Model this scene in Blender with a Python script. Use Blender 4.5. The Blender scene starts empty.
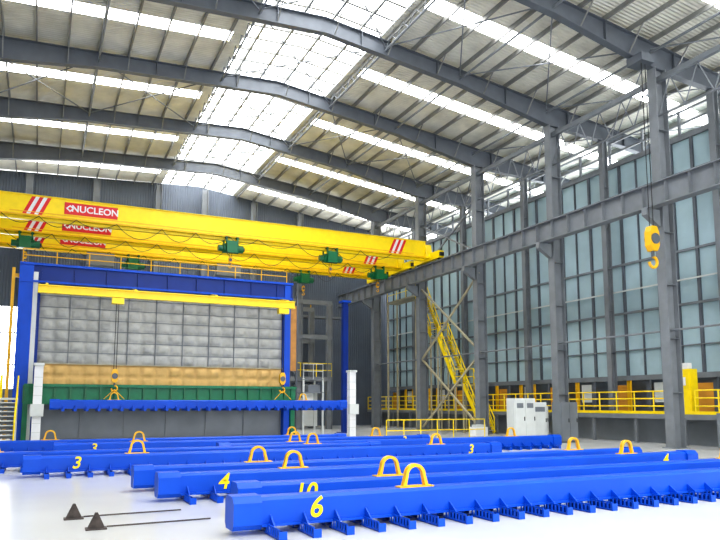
import bpy, math, random
from mathutils import Vector, Matrix
random.seed(4)
S = bpy.context.scene
try:
    S.view_settings.view_transform = 'Standard'
    S.view_settings.exposure = 0.35
    S.view_settings.look = 'Medium High Contrast'
except Exception as e:
    print(e)

# ------------------------------------------------------------ materials
def mat(name, col, rough=0.5, metal=0.0, var=0.12, scale=3.0, bump=0.0, bscale=20.0, emit=0.0, wave=None, spec=0.5):
    m = bpy.data.materials.new(name); m.use_nodes = True
    nt = m.node_tree; N = nt.nodes; L = nt.links
    b = N['Principled BSDF']
    b.inputs['Roughness'].default_value = rough
    b.inputs['Metallic'].default_value = metal
    b.inputs['Specular IOR Level'].default_value = spec
    tc = N.new('ShaderNodeTexCoord')
    nz = N.new('ShaderNodeTexNoise'); nz.inputs['Scale'].default_value = scale; nz.inputs['Detail'].default_value = 5
    L.new(tc.outputs['Object'], nz.inputs['Vector'])
    cr = N.new('ShaderNodeValToRGB')
    c = Vector(col[:3])
    cr.color_ramp.elements[0].position = 0.3; cr.color_ramp.elements[1].position = 0.7
    cr.color_ramp.elements[0].color = (*(c * (1 - var)), 1)
    cr.color_ramp.elements[1].color = (*[min(1, x * (1 + var)) for x in c], 1)
    L.new(nz.outputs['Fac'], cr.inputs['Fac'])
    L.new(cr.outputs['Color'], b.inputs['Base Color'])
    if bump > 0:
        n2 = N.new('ShaderNodeTexNoise'); n2.inputs['Scale'].default_value = bscale
        L.new(tc.outputs['Object'], n2.inputs['Vector'])
        bp = N.new('ShaderNodeBump'); bp.inputs['Strength'].default_value = bump; bp.inputs['Distance'].default_value = 0.1
        L.new(n2.outputs['Fac'], bp.inputs['Height']); L.new(bp.outputs['Normal'], b.inputs['Normal'])
    if wave:
        w = N.new('ShaderNodeTexWave'); w.bands_direction = wave[0]; w.inputs['Scale'].default_value = wave[1]
        L.new(tc.outputs['Object'], w.inputs['Vector'])
        bp = N.new('ShaderNodeBump'); bp.inputs['Strength'].default_value = 0.6; bp.inputs['Distance'].default_value = 0.05
        L.new(w.outputs['Fac'], bp.inputs['Height']); L.new(bp.outputs['Normal'], b.inputs['Normal'])
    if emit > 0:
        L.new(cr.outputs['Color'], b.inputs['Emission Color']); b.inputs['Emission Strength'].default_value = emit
    return m

def srgb(r, g, b):
    f = lambda x: (x/255/12.92) if x/255 <= 0.04045 else ((x/255+0.055)/1.055)**2.4
    return (f(r), f(g), f(b))

M = {}
M['floor'] = mat('pale_epoxy_concrete', (0.60, 0.60, 0.585), 0.22, 0, 0.06, 0.3)
M['steel'] = mat('grey_painted_steel', srgb(120, 124, 128), 0.5, 0, 0.12, 1.5)
M['steeld'] = mat('dark_painted_steel', srgb(92, 97, 104), 0.5, 0, 0.12, 1.5)
M['roof'] = mat('roof_insulation_foil', srgb(218, 215, 202), 0.5, 0.0, 0.16, 0.9, wave=('Y', 1.6))
M['purlin'] = mat('galvanised_purlin', srgb(134, 134, 130), 0.45, 0.1, 0.1)
M['sky'] = mat('emissive_skylight_sheet', (0.93, 0.96, 1.0), 0.4, 0, 0.07, 0.8, emit=7.0)  # sheet emits light itself, standing in for daylight coming through roof and windows
M['white'] = mat('white_paint', (0.78, 0.78, 0.78), 0.4, 0, 0.04)
M['yellow'] = mat('crane_yellow_paint', srgb(250, 218, 8), 0.35, 0, 0.05)
M['yellowd'] = mat('hook_yellow_paint', srgb(235, 178, 20), 0.4, 0, 0.08)
M['blue'] = mat('royal_blue_paint', srgb(6, 76, 190), 0.4, 0, 0.08, 1.2, spec=0.3)
M['blued'] = mat('deep_blue_paint', srgb(6, 46, 128), 0.4, 0, 0.08, 1.2, spec=0.3)
M['green'] = mat('hoist_green_paint', srgb(8, 105, 65), 0.35, 0, 0.08)
M['greent'] = mat('truss_green_paint', srgb(15, 118, 78), 0.45, 0, 0.12)
M['red'] = mat('sign_red', srgb(215, 25, 30), 0.4, 0, 0.03)
M['black'] = mat('black_rubber', (0.02, 0.02, 0.02), 0.6)
M['quilt'] = mat('grey_quilted_fabric', srgb(172, 172, 167), 0.8, 0, 0.12, 1.5, bump=0.3, bscale=5)
M['gold'] = mat('tan_quilted_fabric', srgb(214, 176, 112), 0.8, 0, 0.08, 2.2, bump=0.2, bscale=6)
M['ply'] = mat('tan_board', srgb(190, 135, 70), 0.7, 0, 0.15)
M['dgrey'] = mat('grey_steel_sheet', srgb(118, 123, 128), 0.5, 0, 0.12, 0.8)
M['panel'] = mat('blue_grey_panel', srgb(166, 188, 194), 0.55, 0.0, 0.16, 0.35, bump=0.3, bscale=1.5, spec=0.3)
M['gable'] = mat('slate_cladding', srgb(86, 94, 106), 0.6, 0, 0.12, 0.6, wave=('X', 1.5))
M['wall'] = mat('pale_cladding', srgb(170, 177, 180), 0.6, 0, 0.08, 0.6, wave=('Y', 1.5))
M['rust'] = mat('dark_oiled_steel', srgb(70, 62, 58), 0.8, 0, 0.3, 9)
M['beige'] = mat('beige_steel', srgb(176, 168, 142), 0.5, 0, 0.1)
M['cab'] = mat('light_grey_enamel', srgb(205, 208, 204), 0.4, 0, 0.04)
M['orange'] = mat('orange_panel', srgb(215, 150, 50), 0.5, 0, 0.15, 1.0)

# ------------------------------------------------------------ mesh builder
class B:
    def __init__(s): s.v = []; s.f = []; s.m = []; s.mats = []
    def mi(s, m):
        if m not in s.mats: s.mats.append(m)
        return s.mats.index(m)
    def add(s, vs, fs, m):
        o = len(s.v); s.v += [Vector(v) for v in vs]; k = s.mi(m)
        for f in fs: s.f.append([o+i for i in f]); s.m.append(k)
    def hexa(s, p, m):
        s.add(p, [(3,2,1,0),(4,5,6,7),(0,1,5,4),(1,2,6,5),(2,3,7,6),(3,0,4,7)], m)
    def box(s, x0, x1, y0, y1, z0, z1, m):
        s.hexa([(x0,y0,z0),(x1,y0,z0),(x1,y1,z0),(x0,y1,z0),(x0,y0,z1),(x1,y0,z1),(x1,y1,z1),(x0,y1,z1)], m)
    def bar(s, p, q, w, h, m, up=(0,0,1)):
        p = Vector(p); q = Vector(q); d = (q-p).normalized(); up = Vector(up)
        if abs(d.dot(up)) > 0.98: up = Vector((0,1,0))
        a = d.cross(up).normalized()*w/2; b = a.cross(d).normalized()*h/2
        s.hexa([p-a-b, p+a-b, p+a+b, p-a+b, q-a-b, q+a-b, q+a+b, q-a+b], m)
    def cyl(s, p, q, r, m, n=10, r2=None):
        p = Vector(p); q = Vector(q); r2 = r if r2 is None else r2
        d = (q-p).normalized(); up = Vector((0,0,1)) if abs(d.z) < 0.9 else Vector((1,0,0))
        a = d.cross(up).normalized(); b = d.cross(a)
        vs = []
        for k in range(n):
            t = 2*math.pi*k/n; vs.append(p+(a*math.cos(t)+b*math.sin(t))*r)
        for k in range(n):
            t = 2*math.pi*k/n; vs.append(q+(a*math.cos(t)+b*math.sin(t))*r2)
        fs = [(k, (k+1)%n, n+(k+1)%n, n+k) for k in range(n)]
        fs += [tuple(range(n))[::-1], tuple(range(n, 2*n))]
        s.add(vs, fs, m)
    def tube(s, pts, r, m, n=6):
        for a, b in zip(pts[:-1], pts[1:]): s.cyl(a, b, r, m, n)
    def ibeam(s, p, q, D, W, tf, tw, m, up=(0,0,1)):
        p = Vector(p); q = Vector(q); d = (q-p).normalized(); u = Vector(up)
        if abs(d.dot(u)) > 0.98: u = Vector((1,0,0))
        a = d.cross(u).normalized(); b = a.cross(d).normalized()
        s.bar(p+b*(D/2-tf/2), q+b*(D/2-tf/2), W, tf, m, b)
        s.bar(p-b*(D/2-tf/2), q-b*(D/2-tf/2), W, tf, m, b)
        s.bar(p, q, tw, D-2*tf, m, b)
    def prism(s, prof, ax, t0, t1, m):
        n = len(prof)
        if ax == 'x': vs = [(t0,a,b) for a,b in prof]+[(t1,a,b) for a,b in prof]
        else: vs = [(a,t0,b) for a,b in prof]+[(a,t1,b) for a,b in prof]
        fs = [(k,(k+1)%n,n+(k+1)%n,n+k) for k in range(n)]+[tuple(range(n))[::-1], tuple(range(n,2*n))]
        s.add(vs, fs, m)
    def text(s, txt, size, m, mtx, ext=0.004, shear=0.0, bold=0.0):
        c = bpy.data.curves.new('t', 'FONT'); c.body = txt; c.size = size; c.extrude = ext
        c.align_x = 'CENTER'; c.align_y = 'CENTER'; c.shear = shear; c.offset = bold; c.resolution_u = 4
        o = bpy.data.objects.new('t', c); S.collection.objects.link(o)
        dg = bpy.context.evaluated_depsgraph_get(); me = bpy.data.meshes.new_from_object(o.evaluated_get(dg))
        s.add([mtx @ v.co for v in me.vertices], [tuple(p.vertices) for p in me.polygons], m)
        bpy.data.objects.remove(o); bpy.data.curves.remove(c); bpy.data.meshes.remove(me)
    def obj(s, name, smooth=()):
        lo = Vector((min(v.x for v in s.v), min(v.y for v in s.v), min(v.z for v in s.v)))
        hi = Vector((max(v.x for v in s.v), max(v.y for v in s.v), max(v.z for v in s.v)))
        o0 = Vector(((lo.x+hi.x)/2, (lo.y+hi.y)/2, lo.z))
        me = bpy.data.meshes.new(name); me.from_pydata([v-o0 for v in s.v], [], s.f)
        for k in s.mats: me.materials.append(M[k])
        me.polygons.foreach_set('material_index', s.m)
        if smooth:
            ids = [s.mats.index(k) for k in smooth if k in s.mats]
            me.polygons.foreach_set('use_smooth', [i in ids for i in s.m])
        me.update()
        o = bpy.data.objects.new(name, me); o.location = o0; S.collection.objects.link(o)
        return o

def rail(b, p, q, m, h=1.1, sp=1.5, r=0.03, mids=(0.55,)):
    p = Vector(p); q = Vector(q); n = max(1, round((q-p).length/sp)); up = Vector((0,0,1))
    for k in range(n+1):
        a = p.lerp(q, k/n); b.cyl(a, a+up*h, r, m, 6)
    for z in (h,)+tuple(mids): b.cyl(p+up*z, q+up*z, r, m, 6)

# ------------------------------------------------------------ dimensions
XC = 26.0; XL = -4.0; XR = 12.0; XO = 37.5
YS = [6.9, 14.4, 21.9, 29.35, 36.8, 44.4, 52.2]
Y0, Y1 = 3.0, 59.0
def zr(x): return 21.4 - ((x-XR)*0.125 if x > XR else (XR-x)*0.05)

# floor
b = B(); b.box(-5, 38, -10, 60, -0.2, 0, 'floor'); b.obj('floor')

# walls
b = B()
b.box(-4.9, -4.7, Y0, Y1+0.2, 0, 20.45, 'wall'); b.obj('wall_left')
b = B(); b.box(XO+0.1, XO+0.3, Y0, Y1+0.2, 0, 12.5, 'wall')
b.box(XO+0.1, XO+0.3, Y0, Y1+0.2, 16.5, 18.1, 'wall'); b.obj('wall_right')
b = B()
b.box(XO+0.15, XO+0.22, Y0, Y1, 12.5, 16.5, 'sky')
y = Y0
while y < Y1: b.box(XO+0.05, XO+0.15, y, y+0.12, 12.5, 16.5, 'steel'); y += 1.5
b.obj('window_1')
b = B()
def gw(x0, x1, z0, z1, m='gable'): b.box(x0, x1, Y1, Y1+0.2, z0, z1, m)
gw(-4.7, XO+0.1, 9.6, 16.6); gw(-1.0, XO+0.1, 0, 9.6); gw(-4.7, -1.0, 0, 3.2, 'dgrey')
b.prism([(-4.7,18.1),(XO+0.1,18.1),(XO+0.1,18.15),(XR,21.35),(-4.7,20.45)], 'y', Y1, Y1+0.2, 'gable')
for x in range(-3, 38, 5): gw(x-0.5, x+0.5, 16.6, 18.1)
b.obj('wall_back')
b = B()
b.box(-4.7, XO+0.1, Y1+0.08, Y1+0.14, 16.6, 18.1, 'sky')
b.box(-4.7, -1.0, Y1+0.08, Y1+0.14, 3.2, 9.6, 'sky')
for z in (5, 7.5): b.box(-4.7, -1.0, Y1, Y1+0.08, z, z+0.1, 'steel')
for x in (-4, -3, -2): b.box(x, x+0.08, Y1, Y1+0.08, 3.2, 9.6, 'steel')
b.obj('window_2')

# ceiling + skylights
b = B(); sk = B()
def slab(bb, x0, x1, y0, y1, m, t=0.06, off=0.0):
    a, c = zr(x0)+off, zr(x1)+off
    bb.hexa([(x0,y0,a),(x1,y0,c),(x1,y1,c),(x0,y1,a),(x0,y0,a+t),(x1,y0,c+t),(x1,y1,c+t),(x0,y1,a+t)], m)
strips = [(a+d)/2 for a, d in zip(YS[:-1], YS[1:])] + [56.0]
edges = [Y0]
for yc in strips: edges += [yc-0.5, yc+0.5]
edges.append(Y1+0.2)
SX0, SX1 = 8.8, 15.2
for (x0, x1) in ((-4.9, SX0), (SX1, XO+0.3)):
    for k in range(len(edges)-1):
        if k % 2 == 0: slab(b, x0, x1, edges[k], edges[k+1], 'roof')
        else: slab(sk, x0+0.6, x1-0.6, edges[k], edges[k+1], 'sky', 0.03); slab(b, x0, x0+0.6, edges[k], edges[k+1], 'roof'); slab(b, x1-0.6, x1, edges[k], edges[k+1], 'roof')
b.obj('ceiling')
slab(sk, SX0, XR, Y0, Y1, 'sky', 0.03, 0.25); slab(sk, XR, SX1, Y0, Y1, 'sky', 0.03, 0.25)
for x in (SX0, SX1):
    sk.box(x-0.04, x+0.04, Y0, Y1, zr(x), zr(x)+0.3, 'white')
y = Y0
while y < Y1:
    for x0, x1 in ((SX0, XR), (XR, SX1)):
        sk.bar((x0,y,zr(x0)+0.16), (x1,y,zr(x1)+0.16), 0.12, 0.16, 'purlin')
    y += 1.25
sk.obj('skylight')

# purlins
b = B()
x = XL
xs = []
while x < XO:
    xs.append(x); x += 1.5
for x in xs:
    if SX0+0.4 < x < SX1-0.4:
        b.box(x-0.06, x+0.06, Y0, Y1, zr(x)-0.04, zr(x)+0.14, 'purlin')
    else:
        b.box(x-0.04, x+0.04, Y0, Y1, zr(x)-0.24, zr(x)-0.005, 'purlin')
b.obj('roof_purlins')

# rafters
def rafter(y):
    b = B(); st = 'steeld'
    def dep(x):
        e = min(abs(x-XL), abs(x-XC)) if x <= XC else abs(x-XC)
        d0 = 0.8
        if e < 6: d0 += (1-e/6)*0.45
        return d0
    X = [XL+k*1.5 for k in range(0, int((XO-XL)/1.5)+1)] + [XO]
    X = sorted(X + [XR])
    for x0, x1 in zip(X[:-1], X[1:]):
        if x1-x0 < 0.01: continue
        t0, t1 = zr(x0)-0.25, zr(x1)-0.25; b0, b1 = t0-dep(x0), t1-dep(x1)
        b.bar((x0,y,t0), (x1,y,t1), 0.36, 0.04, st)
        b.bar((x0,y,b0), (x1,y,b1), 0.36, 0.05, st)
        b.hexa([(x0,y-0.02,b0),(x1,y-0.02,b1),(x1,y+0.02,b1),(x0,y+0.02,b0),(x0,y-0.02,t0),(x1,y-0.02,t1),(x1,y+0.02,t1),(x0,y+0.02,t0)], st)
        if int(round((x0-XL)/1.5)) % 3 == 0: b.box(x0-0.015, x0+0.015, y-0.16, y+0.16, b0, t0, st)
    for x in xs[1::2]:
        zz = zr(x)-0.25
        for s in (-1, 1): b.bar((x,y,zz-dep(x)), (x,y+s*1.0,zz+0.05), 0.05, 0.05, 'purlin')
    b.obj('roof_rafter')
for y in YS: rafter(y)
# roof bracing
b = B()
for i, (ya, yb) in enumerate(zip(YS[:-1], YS[1:])):
    for x in (XL, 2.0, SX0-0.2, SX1+0.2, 20.0, XC):
        z = zr(x)-0.7
        b.cyl((x,ya,z), (x,yb,z), 0.06, 'steel', 8)
    cx = [XL, 2.0, SX0-0.2, SX1+0.2, 20.0, XC, 31.5, 37.0]
    prs = list(zip(cx[:-1], cx[1:]))
    for n_, (a, c) in enumerate(prs):
        if i in (2, 4) or n_ == 2 or n_ >= 5:
            b.cyl((a,ya,zr(a)-0.5), (c,yb,zr(c)-0.5), 0.035, 'steel', 6)
            b.cyl((a,yb,zr(a)-0.5), (c,ya,zr(c)-0.5), 0.035, 'steel', 6)
    for x in (SX0-0.2, SX1+0.2):
        z = zr(x)-0.7; n = 6
        for k in range(n):
            y0 = ya+(yb-ya)*k/n; y2 = ya+(yb-ya)*(k+1)/n; ym = (y0+y2)/2
            b.cyl((x,y0,z), (x,ym,z+0.55), 0.025, 'steel', 5); b.cyl((x,ym,z+0.55), (x,y2,z), 0.025, 'steel', 5)
b.obj('roof_bracing')

# columns
def column(x, y, ztop, w=0.7, d=0.42):
    b = B()
    b.ibeam((x,y,0.03), (x,y,ztop), w, d, 0.04, 0.03, 'steel')
    b.box(x-w/2-0.12, x+w/2+0.12, y-d/2-0.12, y+d/2+0.12, 0, 0.04, 'steel')
    z = 2.5
    while z < ztop-1:
        b.box(x-w/2+0.03, x+w/2-0.03, y-d/2+0.01, y+d/2-0.01, z, z+0.02, 'steel'); z += 2.5
    b.obj('steel_column')
for y in YS:
    column(XC+0.35, y, zr(XC)-1.5, 0.72, 0.5)
    column(XL-0.2, y, zr(XL)-1.5, 0.7, 0.45)
for y in YS:
    column(30.3, y, zr(30.2)-1.1, 0.4, 0.35)
for x in (-1.5, 3.5, 8.5, 12.5, 17, 21.5):
    column(x, 58.4, zr(x)-0.4, 0.5, 0.5)

# runway beams
def runway(x, side):
    b = B(); z1 = 12.15
    b.ibeam((x,Y0+1,z1-0.55), (x,58.0,z1-0.55), 1.1, 0.5, 0.05, 0.03, 'steel')
    b.box(x-0.04, x+0.04, Y0+1, 58.0, z1, z1+0.1, 'steeld')
    y = Y0+1.5
    while y < 58: b.box(x-0.22, x+0.22, y-0.01, y+0.01, z1-1.05, z1-0.05, 'steel'); y += 1.25
    for yc in YS:
        b.prism([(x-side*0.25, z1-1.1),(x+side*0.62, z1-1.1),(x+side*0.62, z1-1.9),(x-side*0.25, z1-1.4)], 'y', yc-0.15, yc+0.15, 'steel')
    b.obj('crane_runway_beam')
runway(25.3, 1); runway(-3.4, -1)

# column ties and bracing
b = B()
for i, (ya, yb) in enumerate(zip(YS[:-1], YS[1:])):
    x = XC+0.35
    for z in (5.4, 15.8): b.cyl((x,ya+0.03,z), (x,yb-0.03,z), 0.05, 'steel', 8)
    b.bar((x,ya,17.6), (x,yb,17.6), 0.2, 0.25, 'steel')
    for k in range(5):
        y0 = ya+(yb-ya)*k/5; y2 = ya+(yb-ya)*(k+1)/5; ym = (y0+y2)/2
        b.cyl((x,y0,15.8), (x,ym,17.5), 0.03, 'steel', 6); b.cyl((x,ym,17.5), (x,y2,15.8), 0.03, 'steel', 6)
    if i == 4:
        for z0, z1 in ((0.3, 5.4), (5.4, 10.8)):
            for yy, y2 in ((ya, yb), (yb, ya)):
                b.bar((x,yy,z0), (x,y2,z1), 0.12, 0.12, 'beige')
        b.bar((x,ya,15.8), (x,yb,12.2), 0.1, 0.1, 'steel'); b.bar((x,yb,15.8), (x,ya,12.2), 0.1, 0.1, 'steel')
b.obj('column_bracing')

# access stair with landings
b = B()
xc = 27.45
def flight(pa, pb, n):
    for dx in (-0.45, 0.45):
        b.bar(pa+Vector((dx,0,0.1)), pb+Vector((dx,0,0.0)), 0.06, 0.3, 'yellow')
        for h, r in ((1.1, 0.045), (0.6, 0.03)):
            b.cyl(pa+Vector((dx,0,h)), pb+Vector((dx,0,h)), r, 'yellow', 6)
        for k in range(5):
            a = pa.lerp(pb, k/4)+Vector((dx,0,0.05)); b.cyl(a, a+Vector((0,0,1.05)), 0.035, 'yellow', 6)
    for k in range(n):
        a = pa.lerp(pb, (k+1)/(n+1)); b.box(a.x-0.43, a.x+0.43, a.y-0.13, a.y+0.13, a.z, a.z+0.03, 'beige')
pts = [(37.6,0.0),(39.9,3.4),(40.9,3.4),(43.2,7.1),(44.2,7.1),(46.4,10.7)]
flight(Vector((xc,pts[0][0],pts[0][1])), Vector((xc,pts[1][0],pts[1][1])), 15)
flight(Vector((xc,pts[2][0],pts[2][1])), Vector((xc,pts[3][0],pts[3][1])), 16)
flight(Vector((xc,pts[4][0],pts[4][1])), Vector((xc,pts[5][0],pts[5][1])), 16)
for (ya, z), (yb, z2) in ((pts[1], pts[2]), (pts[3], pts[4])):
    b.box(xc-0.5, xc+0.5, ya-0.1, yb+0.1, z-0.12, z, 'beige')
    for dx in (-0.45, 0.45):
        rail(b, (xc+dx,ya,z), (xc+dx,yb,z), 'yellow', 1.1, 1.0, 0.035)
        for yy in (ya, yb): b.bar((xc+dx,yy,0), (xc+dx,yy,z-0.1), 0.1, 0.1, 'beige')
b.box(xc-0.5, xc+0.6, 46.3, 51.4, 10.6, 10.75, 'beige')
rail(b, (xc-0.45,46.4,10.75), (xc-0.45,51.3,10.75), 'yellow')
for y in (46.5, 51.3):
    for dx in (-0.4, 0.5): b.bar((xc+dx,y,0), (xc+dx,y,10.6), 0.12, 0.12, 'beige')
b.obj('access_stair')

# ------------------------------------------------------------ right panel wall
b = B(); PX = 31.0
b.box(PX, PX+0.1, 10, 58.5, 3.6, 16.4, 'panel')
y = 10; k = 0
while y <= 58.5:
    w = 0.08 if k % 2 else 0.03
    b.box(PX-0.12, PX, y-w, y+w, 3.5, 16.5, 'steeld'); y += 1.25; k += 1
for z, w in ((3.5,0.14),(5.1,0.03),(7.3,0.06),(10.2,0.06),(13.2,0.06),(16.4,0.14)):
    b.box(PX-0.14, PX+0.02, 10, 58.5, z-w, z+w, 'steel')
b.bar((PX-0.2,10,8.6), (PX-0.2,58.5,8.6), 0.08, 0.08, 'cab')
b.box(PX+0.9, PX+1.0, 10, 58.5, 0, 3.5, 'steeld')
y = 10.5; k = 0
while y < 58:
    b.box(PX, PX+0.12, y, y+0.25, 1.5, 3.5, 'yellowd' if k % 3 else 'steeld')
    if k % 4 == 1: b.box(PX+0.1, PX+0.16, y+0.3, y+1.3, 1.6, 3.1, 'orange')
    if k % 4 == 3: b.box(PX+0.1, PX+0.16, y+0.3, y+1.2, 2.1, 3.2, 'cab')
    y += 1.4; k += 1
y = 12
while y < 58: b.bar((PX,y,16.5), (PX+2.2,y,17.4), 0.08, 0.08, 'steel'); b.bar((PX+0.05,y,16.4), (PX+0.05,y,18.0), 0.12, 0.12, 'steel'); y += 2.5
for z in (17.2, 17.9): b.bar((PX,10,z), (PX,58.5,z), 0.1, 0.1, 'steel')
b.obj('panelled_enclosure')

b = B()
b.box(28.3, 29.9, 10, 58, 1.25, 1.5, 'steel'); 
y = 11
while y < 58: b.box(28.4, 28.55, y, y+0.15, 0, 1.25, 'steel'); y += 3
b.box(29.2, 29.3, 10, 58, 0, 1.25, 'dgrey')
rail(b, (28.4,10,1.5), (28.4,22.4,1.5), 'yellow', 1.15, 1.25, 0.04, (0.4, 0.78))
rail(b, (28.4,23.6,1.5), (28.4,58,1.5), 'yellow', 1.15, 1.25, 0.04, (0.4, 0.78))
b.box(28.36, 28.4, 10, 58, 1.5, 1.65, 'yellow')
b.box(28.4, 28.9, 22.6, 23.4, 1.5, 3.7, 'yellow'); b.box(28.37, 28.4, 22.65, 23.35, 1.6, 3.6, 'yellow'); b.box(28.35, 28.38, 22.85, 23.15, 2.9, 3.3, 'white'); b.box(28.5, 28.8, 22.8, 23.2, 3.7, 4.0, 'white')
b.obj('raised_walkway')

# ------------------------------------------------------------ overhead cranes
def hook(b, x, y, z, s):
    b.prism([(x-0.22*s,z-0.1*s),(x-0.12*s,z+0.12*s),(x+0.12*s,z+0.12*s),(x+0.22*s,z-0.1*s),(x+0.22*s,z-0.6*s),(x+0.1*s,z-0.8*s),(x-0.1*s,z-0.8*s),(x-0.22*s,z-0.6*s)], 'y', y-0.14*s, y+0.14*s, 'yellowd')
    b.cyl((x,y-0.18*s,z-0.35*s), (x,y+0.18*s,z-0.35*s), 0.2*s, 'steeld', 14)
    b.cyl((x,y,z-0.8*s), (x,y,z-1.0*s), 0.06*s, 'steeld', 8)
    pts = []
    for k in range(10):
        t = math.radians(90-k*30); pts.append((x+0.2*s*math.cos(t), y, z-1.2*s+0.2*s*math.sin(t)))
    b.tube(pts, 0.055*s, 'yellowd', 8)
def hoist(b, x, y, z, drop=1.0, my='green'):
    for dx in (-0.35, 0.35):
        b.box(x+dx-0.05, x+dx+0.05, y-0.42, y-0.36, z-0.45, z+0.12, my); b.box(x+dx-0.05, x+dx+0.05, y+0.36, y+0.42, z-0.45, z+0.12, my)
        b.cyl((x+dx,y-0.36,z+0.06), (x+dx,y-0.2,z+0.06), 0.1, 'black'); b.cyl((x+dx,y+0.2,z+0.06), (x+dx,y+0.36,z+0.06), 0.1, 'black')
        b.box(x+dx-0.05, x+dx+0.05, y-0.42, y+0.42, z-0.42, z-0.34, my)
    b.cyl((x-0.5,y,z-0.6), (x+0.5,y,z-0.6), 0.3, my, 14)
    b.cyl((x-0.8,y,z-0.6), (x-0.5,y,z-0.6), 0.2, my, 12); b.cyl((x+0.5,y,z-0.6), (x+0.8,y,z-0.6), 0.24, my, 12)
    b.cyl((x+0.8,y,z-0.6), (x+0.9,y,z-0.6), 0.12, 'black', 10)
    b.box(x-0.35, x+0.3, y-0.55, y-0.2, z-0.95, z-0.2, my)
    zb = z-0.85-drop
    for dx in (-0.08, 0.08): b.cyl((x+dx,y,z-0.8), (x+dx,y,zb), 0.015, 'black', 5)
    hook(b, x, y, zb, 0.5)

def crane(y, hoists, x0=-3.0, x1=24.9, sx=0.8):
    b = B(); zt, zb = 13.72, 12.55
    b.box(x0, x1, y-0.28, y+0.28, zb, zt, 'yellow')
    b.box(x0, x1, y-0.36, y+0.36, zb-0.04, zb, 'yellow'); b.box(x0, x1, y-0.36, y+0.36, zt, zt+0.04, 'yellow')
    b.box(x0+1, x1-1, y-0.31, y-0.28, zb+0.2, zb+0.24, 'yellowd')
    b.bar((x0,y,zb-0.12), (x1,y,zb-0.12), 0.24, 0.16, 'yellow')
    for xe in (25.3, -3.4):
        b.box(xe-0.22, xe+0.22, y-1.75, y+1.75, 12.32, 12.85, 'yellow')
        for s in (-1, 1):
            b.cyl((xe-0.1,y+s*1.45,12.43), (xe+0.1,y+s*1.45,12.43), 0.17, 'black', 14)
            b.box(xe-0.15, xe+0.15, min(y+s*1.75,y+s*1.9), max(y+s*1.75,y+s*1.9), 12.45, 12.7, 'black')
        xi = xe+(0.5 if xe < 0 else -0.5)
        b.hexa([(min(xe,xi),y-0.6,12.5),(max(xe,xi),y-0.6,12.5),(max(xe,xi),y+0.6,12.5),(min(xe,xi),y+0.6,12.5),
                (min(xe,xi),y-0.4,13.5),(max(xe,xi),y-0.4,13.5),(max(xe,xi),y+0.4,13.5),(min(xe,xi),y+0.4,13.5)], 'yellow')
    for s, ang in ((-1, 0), (1, math.pi)):
        yy = y+s*0.285
        b.box(sx, sx+2.9, min(yy,yy+s*0.02), max(yy,yy+s*0.02), 12.85, 13.55, 'red')
        tx = sx+1.66 if s < 0 else sx+1.24
        b.text('NUCLEON', 0.54, 'white', Matrix.Translation((tx,yy+s*0.03,13.2)) @ Matrix.Rotation(ang, 4, 'Z') @ Matrix.Rotation(math.pi/2, 4, 'X'), 0.004, 0, 0.012)
        lx = sx+0.3 if s < 0 else sx+2.6
        b.prism([(lx-0.22,13.2),(lx,13.41),(lx+0.22,13.2),(lx,12.99)], 'y', min(yy,yy+s*0.03), max(yy,yy+s*0.03), 'white')
        b.prism([(lx-0.12,13.2),(lx,13.31),(lx+0.12,13.2),(lx,13.09)], 'y', min(yy,yy+s*0.04), max(yy,yy+s*0.04), 'red')
        for xc_ in (sx-1.7, 22.3):
            for k, c in enumerate(('red','white','red','white','red')):
                a = xc_+k*0.2
                b.prism([(a-0.45,zb+0.1),(a-0.25,zb+0.1),(a+0.2,zt-0.05),(a,zt-0.05)], 'y', min(yy,yy+s*0.01), max(yy,yy+s*0.01), c)
    for x, d in hoists: hoist(b, x, y, zb-0.1, d)
    x = x0+0.6
    b.bar((x0,y-0.42,zb+0.02), (x1,y-0.42,zb+0.02), 0.04, 0.05, 'yellowd')
    while x < x1-3:
        sag = random.uniform(0.35, 0.8); L = random.uniform(1.8, 2.8)
        pts = [(x+L*t/8, y-0.42, zb-0.02-sag*(1-(2*t/8-1)**2)) for t in range(9)]
        b.tube(pts, 0.018, 'black', 5); x += L
    return b
b = crane(41.6, [(10.6, 0.3), (17.5, 0.3)]); b.obj('overhead_crane')
b = crane(45.7, [(-1.2, 0.3), (23.2, 0.3)]); b.obj('overhead_crane')
b = crane(49.7, [(5.6, 0.3), (18.6, 0.3)])
for xq in (3.4, 12.4):
    b.box(xq-0.9, xq+0.9, 49.0, 50.6, 11.55, 11.65, 'dgrey'); 
    b.box(xq-0.9, xq+0.9, 49.0, 49.05, 11.65, 12.4, 'steel')
    for dx in (-0.85, 0.85): b.bar((xq+dx,49.7,11.6), (xq+dx,49.7,12.6), 0.07, 0.07, 'steel')
b.obj('overhead_crane')

b = B()
for dx in (-0.12, 0.12): b.cyl((24.9+dx,21.4,10.0), (24.9+dx,21.4,18.0), 0.02, 'black', 5)
b.box(24.5, 25.3, 21.1, 22.0, 17.9, 18.3, 'steeld')
hook(b, 24.9, 21.4, 9.9, 1.25)
b.obj('crane_hook_block')

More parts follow.
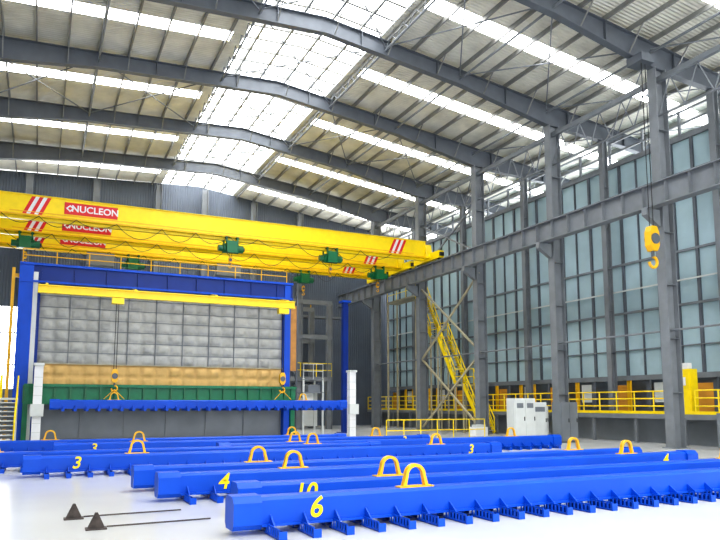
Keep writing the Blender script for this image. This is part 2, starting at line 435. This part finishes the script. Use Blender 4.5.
# ------------------------------------------------------------ lifting beams
def lifting_mesh(label, labx=1.35, length=16.0, hoops=(3.0, 13.3)):
    b = B(); L = length
    zb = 0.14; zt = 0.56
    prof = [(-0.2,zb),(0.2,zb),(0.2,zt-0.05),(0.15,zt),(-0.15,zt),(-0.2,zt-0.05)]
    b.prism(prof, 'x', 0.3, L-0.3, 'blue')
    capP = [(-0.26,0.16),(-0.19,0.08),(0.19,0.08),(0.26,0.16),(0.26,0.49),(0.16,0.59),(-0.16,0.59),(-0.26,0.49)]
    b.prism(capP, 'x', 0.0, 0.45, 'blue'); b.prism(capP, 'x', L-0.45, L, 'blue')
    b.box(0.45, L-0.45, -0.26, 0.26, zb-0.02, zb+0.02, 'blue')
    n = int((L-1.0)/0.55)
    for k in range(n+1):
        x = 0.6+k*(L-1.2)/n
        for s in (-1, 1):
            y0, y1 = s*0.1, s*0.8
            ya, yb = min(y0,y1), max(y0,y1)
            b.box(x-0.06, x+0.06, ya, yb, 0.0, 0.015, 'blued')
            b.box(x-0.065, x-0.05, ya, yb, 0.015, 0.035, 'blue'); b.box(x-0.065, x-0.05, ya, yb, 0.145, 0.165, 'blue')
            yy = ya
            while yy < yb-0.03:
                b.box(x-0.065, x-0.05, yy, yy+0.035, 0.035, 0.145, 'blue'); yy += 0.1
            b.box(x+0.05, x+0.065, ya, yb, 0.015, 0.1, 'blued')
            b.box(x-0.065, x+0.065, s*0.8-0.01, s*0.8+0.01, 0.0, 0.13, 'blue')
            b.hexa([(x-0.012,s*0.2,0.15),(x+0.012,s*0.2,0.15),(x+0.012,s*0.42,0.15),(x-0.012,s*0.42,0.15),(x-0.012,s*0.2,0.3),(x+0.012,s*0.2,0.3),(x+0.012,s*0.21,0.3),(x-0.012,s*0.21,0.3)], 'blue')
    for hx in hoops:
        R, r = 0.2, 0.145; n = 14
        out = [(hx-R-0.06, zt)]; inn = [(hx-R+0.01, zt)]
        for k in range(n+1):
            t = math.pi-math.pi*k/n
            out.append((hx+R*math.cos(t), zt+0.2+R*math.sin(t))); inn.append((hx+r*math.cos(t), zt+0.2+r*math.sin(t)))
        out.append((hx+R+0.06, zt)); inn.append((hx+R-0.01, zt))
        for k in range(len(out)-1):
            a, c = out[k], out[k+1]; d, e = inn[k], inn[k+1]
            b.hexa([(d[0],-0.05,d[1]),(e[0],-0.05,e[1]),(e[0],0.05,e[1]),(d[0],0.05,d[1]),(a[0],-0.05,a[1]),(c[0],-0.05,c[1]),(c[0],0.05,c[1]),(a[0],0.05,a[1])], 'yellowd')
        b.box(hx-0.34, hx+0.34, -0.1, 0.1, zt, zt+0.02, 'yellowd')
    if label:
        b.text(label, 0.46, 'yellow', Matrix.Translation((labx,-0.206,0.35)) @ Matrix.Rotation(math.pi/2,4,'X'), 0.004, 0.2, 0.008)
        b.text(label, 0.46, 'yellow', Matrix.Translation((L-labx,-0.206,0.35)) @ Matrix.Rotation(math.pi/2,4,'X'), 0.004, 0.2, 0.008)
    return b
def lifting(label, x, y, z=0.0, **kw):
    b = lifting_mesh(label, **kw)
    b.v = [v+Vector((x,y,z)) for v in b.v]
    return b
for lab, x, y in (('6',2.75,10.5),('10',3.3,12.3),('4',2.3,14.7),('',2.05,16.6),('3',-0.3,21.0),('',-4.2,23.2),('',6.0,24.8),('3',0.6,27.6),('',-2.5,30.2)):
    hp = {'10': (3.2,13.4), '6': (3.3,13.3)}.get(lab, (3.0,13.3))
    lifting(lab, x, y, labx=1.3 if lab == '10' else 1.35, hoops=hp).obj('lifting_beam')

lifting('', 0.5, 36.75, 1.65).obj('suspended_lifting_beam')
for x, h in ((-0.05, 3.9), (17.0, 3.9)):
    b = B()
    b.box(x-0.2, x+0.2, 36.8, 37.2, 0.05, h, 'white'); b.box(x-0.4, x+0.4, 36.5, 37.5, 0, 0.08, 'cab')
    b.box(x-0.24, x+0.24, 36.7, 37.3, h, h+0.12, 'cab'); b.box(x-0.3, x+0.3, 36.6, 36.8, 1.4, 2.0, 'cab')
    for k in range(7): b.box(x-0.205, x+0.205, 36.79, 37.21, 0.6+k*0.45, 0.63+k*0.45, 'cab')
    b.obj('support_post')

# ------------------------------------------------------------ padded bulkhead door machine
b = B(); Y = 38.6
xl, xr = -0.2, 13.1
b.box(xl-1.0, xl-0.35, Y-0.5, Y+0.4, 0, 9.2, 'blue'); b.box(xl-0.12, xl+0.02, Y-0.4, Y+0.1, 0, 8.3, 'blued')
b.box(xl-0.34, xl-0.12, Y-0.45, Y, 0, 8.8, 'cab')
b.box(xr, xr+0.35, Y-0.5, Y+0.4, 0, 9.1, 'blue')
b.box(xl-1.0, xr+0.5, Y-0.4, Y+0.5, 8.35, 9.2, 'blued'); b.box(xl-1.0, xr+0.5, Y-0.55, Y+0.6, 9.15, 9.27, 'blue'); b.box(xl-1.0, xr+0.5, Y-0.55, Y+0.6, 8.25, 8.35, 'blue')
x = xl
while x < xr: b.box(x, x+0.05, Y-0.5, Y-0.4, 8.35, 9.15, 'blued'); x += 1.6
b.ibeam((xl-0.1,36.95,7.75), (xr+0.2,36.95,7.75), 0.42, 0.3, 0.05, 0.05, 'yellow')
for x in (xl+0.3, 4.4, 8.7, xr-0.2): b.bar((x,36.95,7.98), (x,Y,8.3), 0.12, 0.1, 'yellow')
b.box(xl, xr, Y+0.02, Y+0.1, 0, 8.4, 'dgrey')
def quilt(x0, x1, z0, z1, nx, nz, m, amp=0.15):
    R = 6; NX, NZ = nx*R, nz*R; vs = []; fs = []
    off = [[random.uniform(0.5, 1.5) for _ in range(nz)] for _ in range(nx)]
    for j in range(NZ+1):
        for i in range(NX+1):
            u, w = i/R, j/R
            ci, cj = min(int(u), nx-1), min(int(w), nz-1)
            a = abs(math.sin(math.pi*u))**0.45*abs(math.sin(math.pi*w))**0.45
            vs.append((x0+(x1-x0)*i/NX, Y-0.02-amp*a*off[ci][cj]+random.uniform(-.014,.014), z0+(z1-z0)*j/NZ))
    for j in range(NZ):
        for i in range(NX):
            a = j*(NX+1)+i; fs.append((a,a+1,a+NX+2,a+NX+1))
    b.add(vs, fs, m)
quilt(xl, xr, 4.1, 8.25, 18, 7, 'quilt'); quilt(xl, xr, 2.8, 4.1, 18, 2, 'gold')
for k in range(1, 9): b.box(xl+(xr-xl)*k/9-0.02, xl+(xr-xl)*k/9+0.02, Y-0.14, Y-0.02, 4.1, 8.2, 'steel')
for k in range(1, 7): z = 4.1+(8.25-4.1)*k/7; b.box(xl, xr, Y-0.08, Y-0.02, z-0.015, z+0.015, 'dgrey')
b.box(xl, xr, Y-0.2, Y, 4.07, 4.12, 'beige')
g0, g1 = 2.05, 2.95
b.bar((xl-0.5,37.9,g1), (xr+0.7,37.9,g1), 0.16, 0.14, 'greent'); b.bar((xl-0.5,37.9,g0), (xr+0.7,37.9,g0), 0.16, 0.14, 'greent')
b.box(xl-0.5, xr+0.7, 37.95, 38.4, g1-0.12, g1-0.04, 'greent'); b.box(xl-0.5, xr+0.7, 38.0, 38.06, g0, g1-0.1, 'greent')
n = 20
for k in range(n):
    x0 = xl-0.5+(xr-xl+1.2)*k/n
    b.bar((x0,37.9,g0), (x0,37.9,g1), 0.08, 0.08, 'green')
for x in (xl-0.4, xr+0.5): b.box(x-0.12, x+0.12, 37.9, 38.2, 0, g1, 'greent')
x = xl
while x < xr: b.box(x, x+0.06, Y-0.06, Y+0.02, 0, 2.1, 'steel'); x += 2.2
b.box(xl, xr, Y-0.12, Y, 0, 0.2, 'steel')
b.box(xr+0.6, xr+1.0, Y+0.2, Y+0.3, 4.0, 8.0, 'ply'); b.box(xr+0.55, xr+0.62, Y+0.15, Y+0.35, 0, 8.6, 'steeld'); b.box(xr+1.0, xr+1.07, Y+0.15, Y+0.35, 0, 8.6, 'steeld')
rail(b, (xl-0.9,Y+0.4,9.27), (xr+0.4,Y+0.4,9.27), 'yellowd', 0.9, 1.6, 0.03)
b.box(xl-1.35, xl-1.2, Y-0.2, Y, 0, 9.0, 'yellowd'); b.box(xl-1.2, xl-1.0, Y-0.15, Y-0.05, 0.5, 0.7, 'yellowd'); b.box(xl-1.2, xl-1.0, Y-0.15, Y-0.05, 8.5, 8.7, 'yellowd')
for x in (3.5, 12.6):
    b.box(x-0.3, x+0.3, 36.75, 37.15, 7.2, 7.5, 'yellow')
    for dx in (-0.06, 0.06): b.cyl((x+dx,36.95,7.3), (x+dx,36.95,3.7), 0.015, 'black', 5)
    hook(b, x, 36.95, 3.7, 0.75)
    for dx in (-0.5, 0.5): b.cyl((x,36.85,2.75), (x+dx,36.8,2.25), 0.02, 'yellowd', 5)
b.obj('padded_bulkhead_door', smooth=('quilt','gold'))

# steel mezzanine frame beyond the machine
b = B()
for x in (16.2, 18.6, 21.2):
    for y in (50.5, 54.5): b.ibeam((x,y,0), (x,y,10.2), 0.45, 0.4, 0.04, 0.04, 'steel')
for y in (50.5, 54.5):
    for z in (4.0, 7.4, 10.2): b.bar((16.0,y,z), (21.4,y,z), 0.25, 0.35, 'steel')
b.box(16.0, 21.4, 50.5, 54.5, 3.9, 4.0, 'steel')
rail(b, (16.0,50.4,4.15), (21.4,50.4,4.15), 'yellow', 1.1, 1.3, 0.035)
b.bar((16.3,50.4,4.0), (18.5,50.4,7.3), 0.08, 0.08, 'steel'); b.bar((18.5,50.4,4.0), (16.3,50.4,7.3), 0.08, 0.08, 'steel')
b.box(18.9, 20.8, 52.0, 52.1, 0.2, 3.6, 'cab')
b.obj('steel_mezzanine_frame')

b = B()
for x in (14.9, 16.2):
    for y in (39.6, 41.0): b.box(x-0.05, x+0.05, y-0.05, y+0.05, 0, 3.6, 'cab')
for z in (1.8, 2.7, 3.5):
    b.box(14.85, 16.25, 39.55, 41.05, z, z+0.05, 'dgrey')
b.box(15.0, 15.6, 39.8, 40.8, 1.85, 2.4, 'cab'); b.box(15.3, 16.1, 39.8, 40.8, 2.75, 3.2, 'dgrey')
rail(b, (14.9,39.6,3.5), (16.2,39.6,3.5), 'cab', 1.0, 0.65, 0.02)
b.obj('steel_rack')
# left steps with yellow guard rails
b = B(); q0, q1 = -1.65, -0.95
for k in range(10): b.box(q0, q1, 34.0+k*0.26, 34.26+k*0.26, 0.21*k+0.15, 0.21*k+0.2, 'cab'); b.box(q0, q1, 34.24+k*0.26, 34.26+k*0.26, 0.21*k+0.02, 0.21*k+0.15, 'dgrey')
for x in (q0-0.02, q1+0.02):
    b.bar((x,33.9,0.12), (x,36.6,2.3), 0.05, 0.22, 'cab')
    b.cyl((x,33.9,1.15), (x,36.6,3.35), 0.035, 'yellow', 6)
    for k in range(5): b.cyl((x,34.0+k*0.62,0.15+k*0.5), (x,34.0+k*0.62,1.2+k*0.5), 0.035, 'yellow', 6)
b.box(q0, q1, 36.5, 37.7, 2.2, 2.3, 'cab')
for x in (q0,q1): b.box(x-0.04, x+0.04, 37.5, 37.58, 0, 2.3, 'cab')
rail(b, (q0,36.6,2.3), (q0,37.6,2.3), 'yellow', 1.1, 1.0)
b.obj('metal_steps')

b = B(); b.box(19.3, 19.65, 43.4, 43.75, 0.03, 9.3, 'blued'); b.box(19.1, 19.95, 43.2, 44.1, 0, 0.06, 'blued'); b.box(19.2, 19.85, 43.3, 44.0, 9.2, 9.35, 'blue')
b.box(19.65, 19.72, 43.5, 43.7, 1, 9, 'blue'); b.obj('blue_guide_post')

# ------------------------------------------------------------ cabinets
def cabinet(x0, x1, y0, y1, h, m, name, doors=2):
    b = B(); b.box(x0, x1, y0, y1, 0.08, h, m); b.box(x0+0.03, x1-0.03, y0+0.03, y1-0.03, 0, 0.08, 'steeld')
    w = (x1-x0)/doors
    for k in range(doors):
        b.box(x0+k*w+0.02, x0+(k+1)*w-0.02, y0-0.025, y0, 0.14, h-0.06, m)
        b.box(x0+(k+1)*w-0.1, x0+(k+1)*w-0.06, y0-0.05, y0-0.025, h*0.5, h*0.5+0.2, 'black')
        b.box(x0+k*w+0.1, x0+(k+1)*w-0.14, y0-0.03, y0-0.025, h-0.5, h-0.25, 'dgrey')
    b.box(x0-0.025, x0, y0+0.04, y1-0.04, 0.14, h-0.06, m)
    b.obj(name)
cabinet(22.1, 23.4, 28.0, 28.7, 2.3, 'cab', 'electrical_cabinet')
cabinet(23.5, 24.5, 28.4, 29.1, 2.1, 'cab', 'electrical_cabinet', 1)
cabinet(24.6, 25.7, 27.4, 28.1, 2.1, 'dgrey', 'electrical_cabinet')
cabinet(27.0, 27.9, 32.2, 33.0, 1.9, 'cab', 'electrical_cabinet')
cabinet(26.9, 27.9, 19.4, 20.2, 1.6, 'dgrey', 'electrical_cabinet')
b = B(); b.box(25.0, 25.9, 35.6, 36.3, 0, 0.55, 'white'); b.box(25.1, 25.8, 35.7, 36.2, 0.55, 0.7, 'cab'); b.obj('concrete_block')

# floor stands with rods
for x, y in ((0.62, 13.1), (0.9, 11.9)):
    b = B()
    b.cyl((x+0.2,y,0.03), (x+1.9,y+0.05,0.03), 0.014, 'rust', 6)
    b.prism([(x-0.1,0.0),(x+0.16,0.0),(x+0.16,0.05),(x+0.06,0.26),(x+0.02,0.26)], 'y', y-0.04, y+0.04, 'rust')
    b.box(x-0.12, x+0.2, y-0.12, y+0.12, 0, 0.02, 'rust')
    b.cyl((x+0.04,y-0.06,0.19), (x+0.04,y+0.06,0.19), 0.03, 'rust', 8)
    b.obj('steel_floor_stand')

b = B(); rail(b, (17.8,34,0), (24.5,34,0), 'yellow', 1.1, 1.2, 0.03, (0.5,)); b.obj('safety_railing')
b = B(); rail(b, (1.5,56.8,10.0), (22,56.8,10.0), 'yellowd', 1.1, 1.4, 0.04, (0.5,)); b.box(1.5, 25, 56.6, 57.3, 9.8, 10.0, 'steel')
for x in (2,7.5,13,17.5,22): b.bar((x,57,0), (x,57,9.8), 0.15, 0.15, 'steel')
b.obj('gable_walkway')

# ------------------------------------------------------------ world + camera
w = bpy.data.worlds.new('w'); S.world = w; w.use_nodes = True
bg = w.node_tree.nodes['Background']; bg.inputs[0].default_value = (0.95, 0.98, 1.0, 1); bg.inputs[1].default_value = 2.3

cam = bpy.data.cameras.new('camera'); co = bpy.data.objects.new('camera', cam); S.collection.objects.link(co)
co.location = (0, 0, 2.0)
co.rotation_euler = (math.radians(90+6.7), 0, math.radians(-25.4))
cam.sensor_width = 36; cam.lens = 36*673/720; cam.shift_y = 55/720; cam.clip_end = 500
S.camera = co
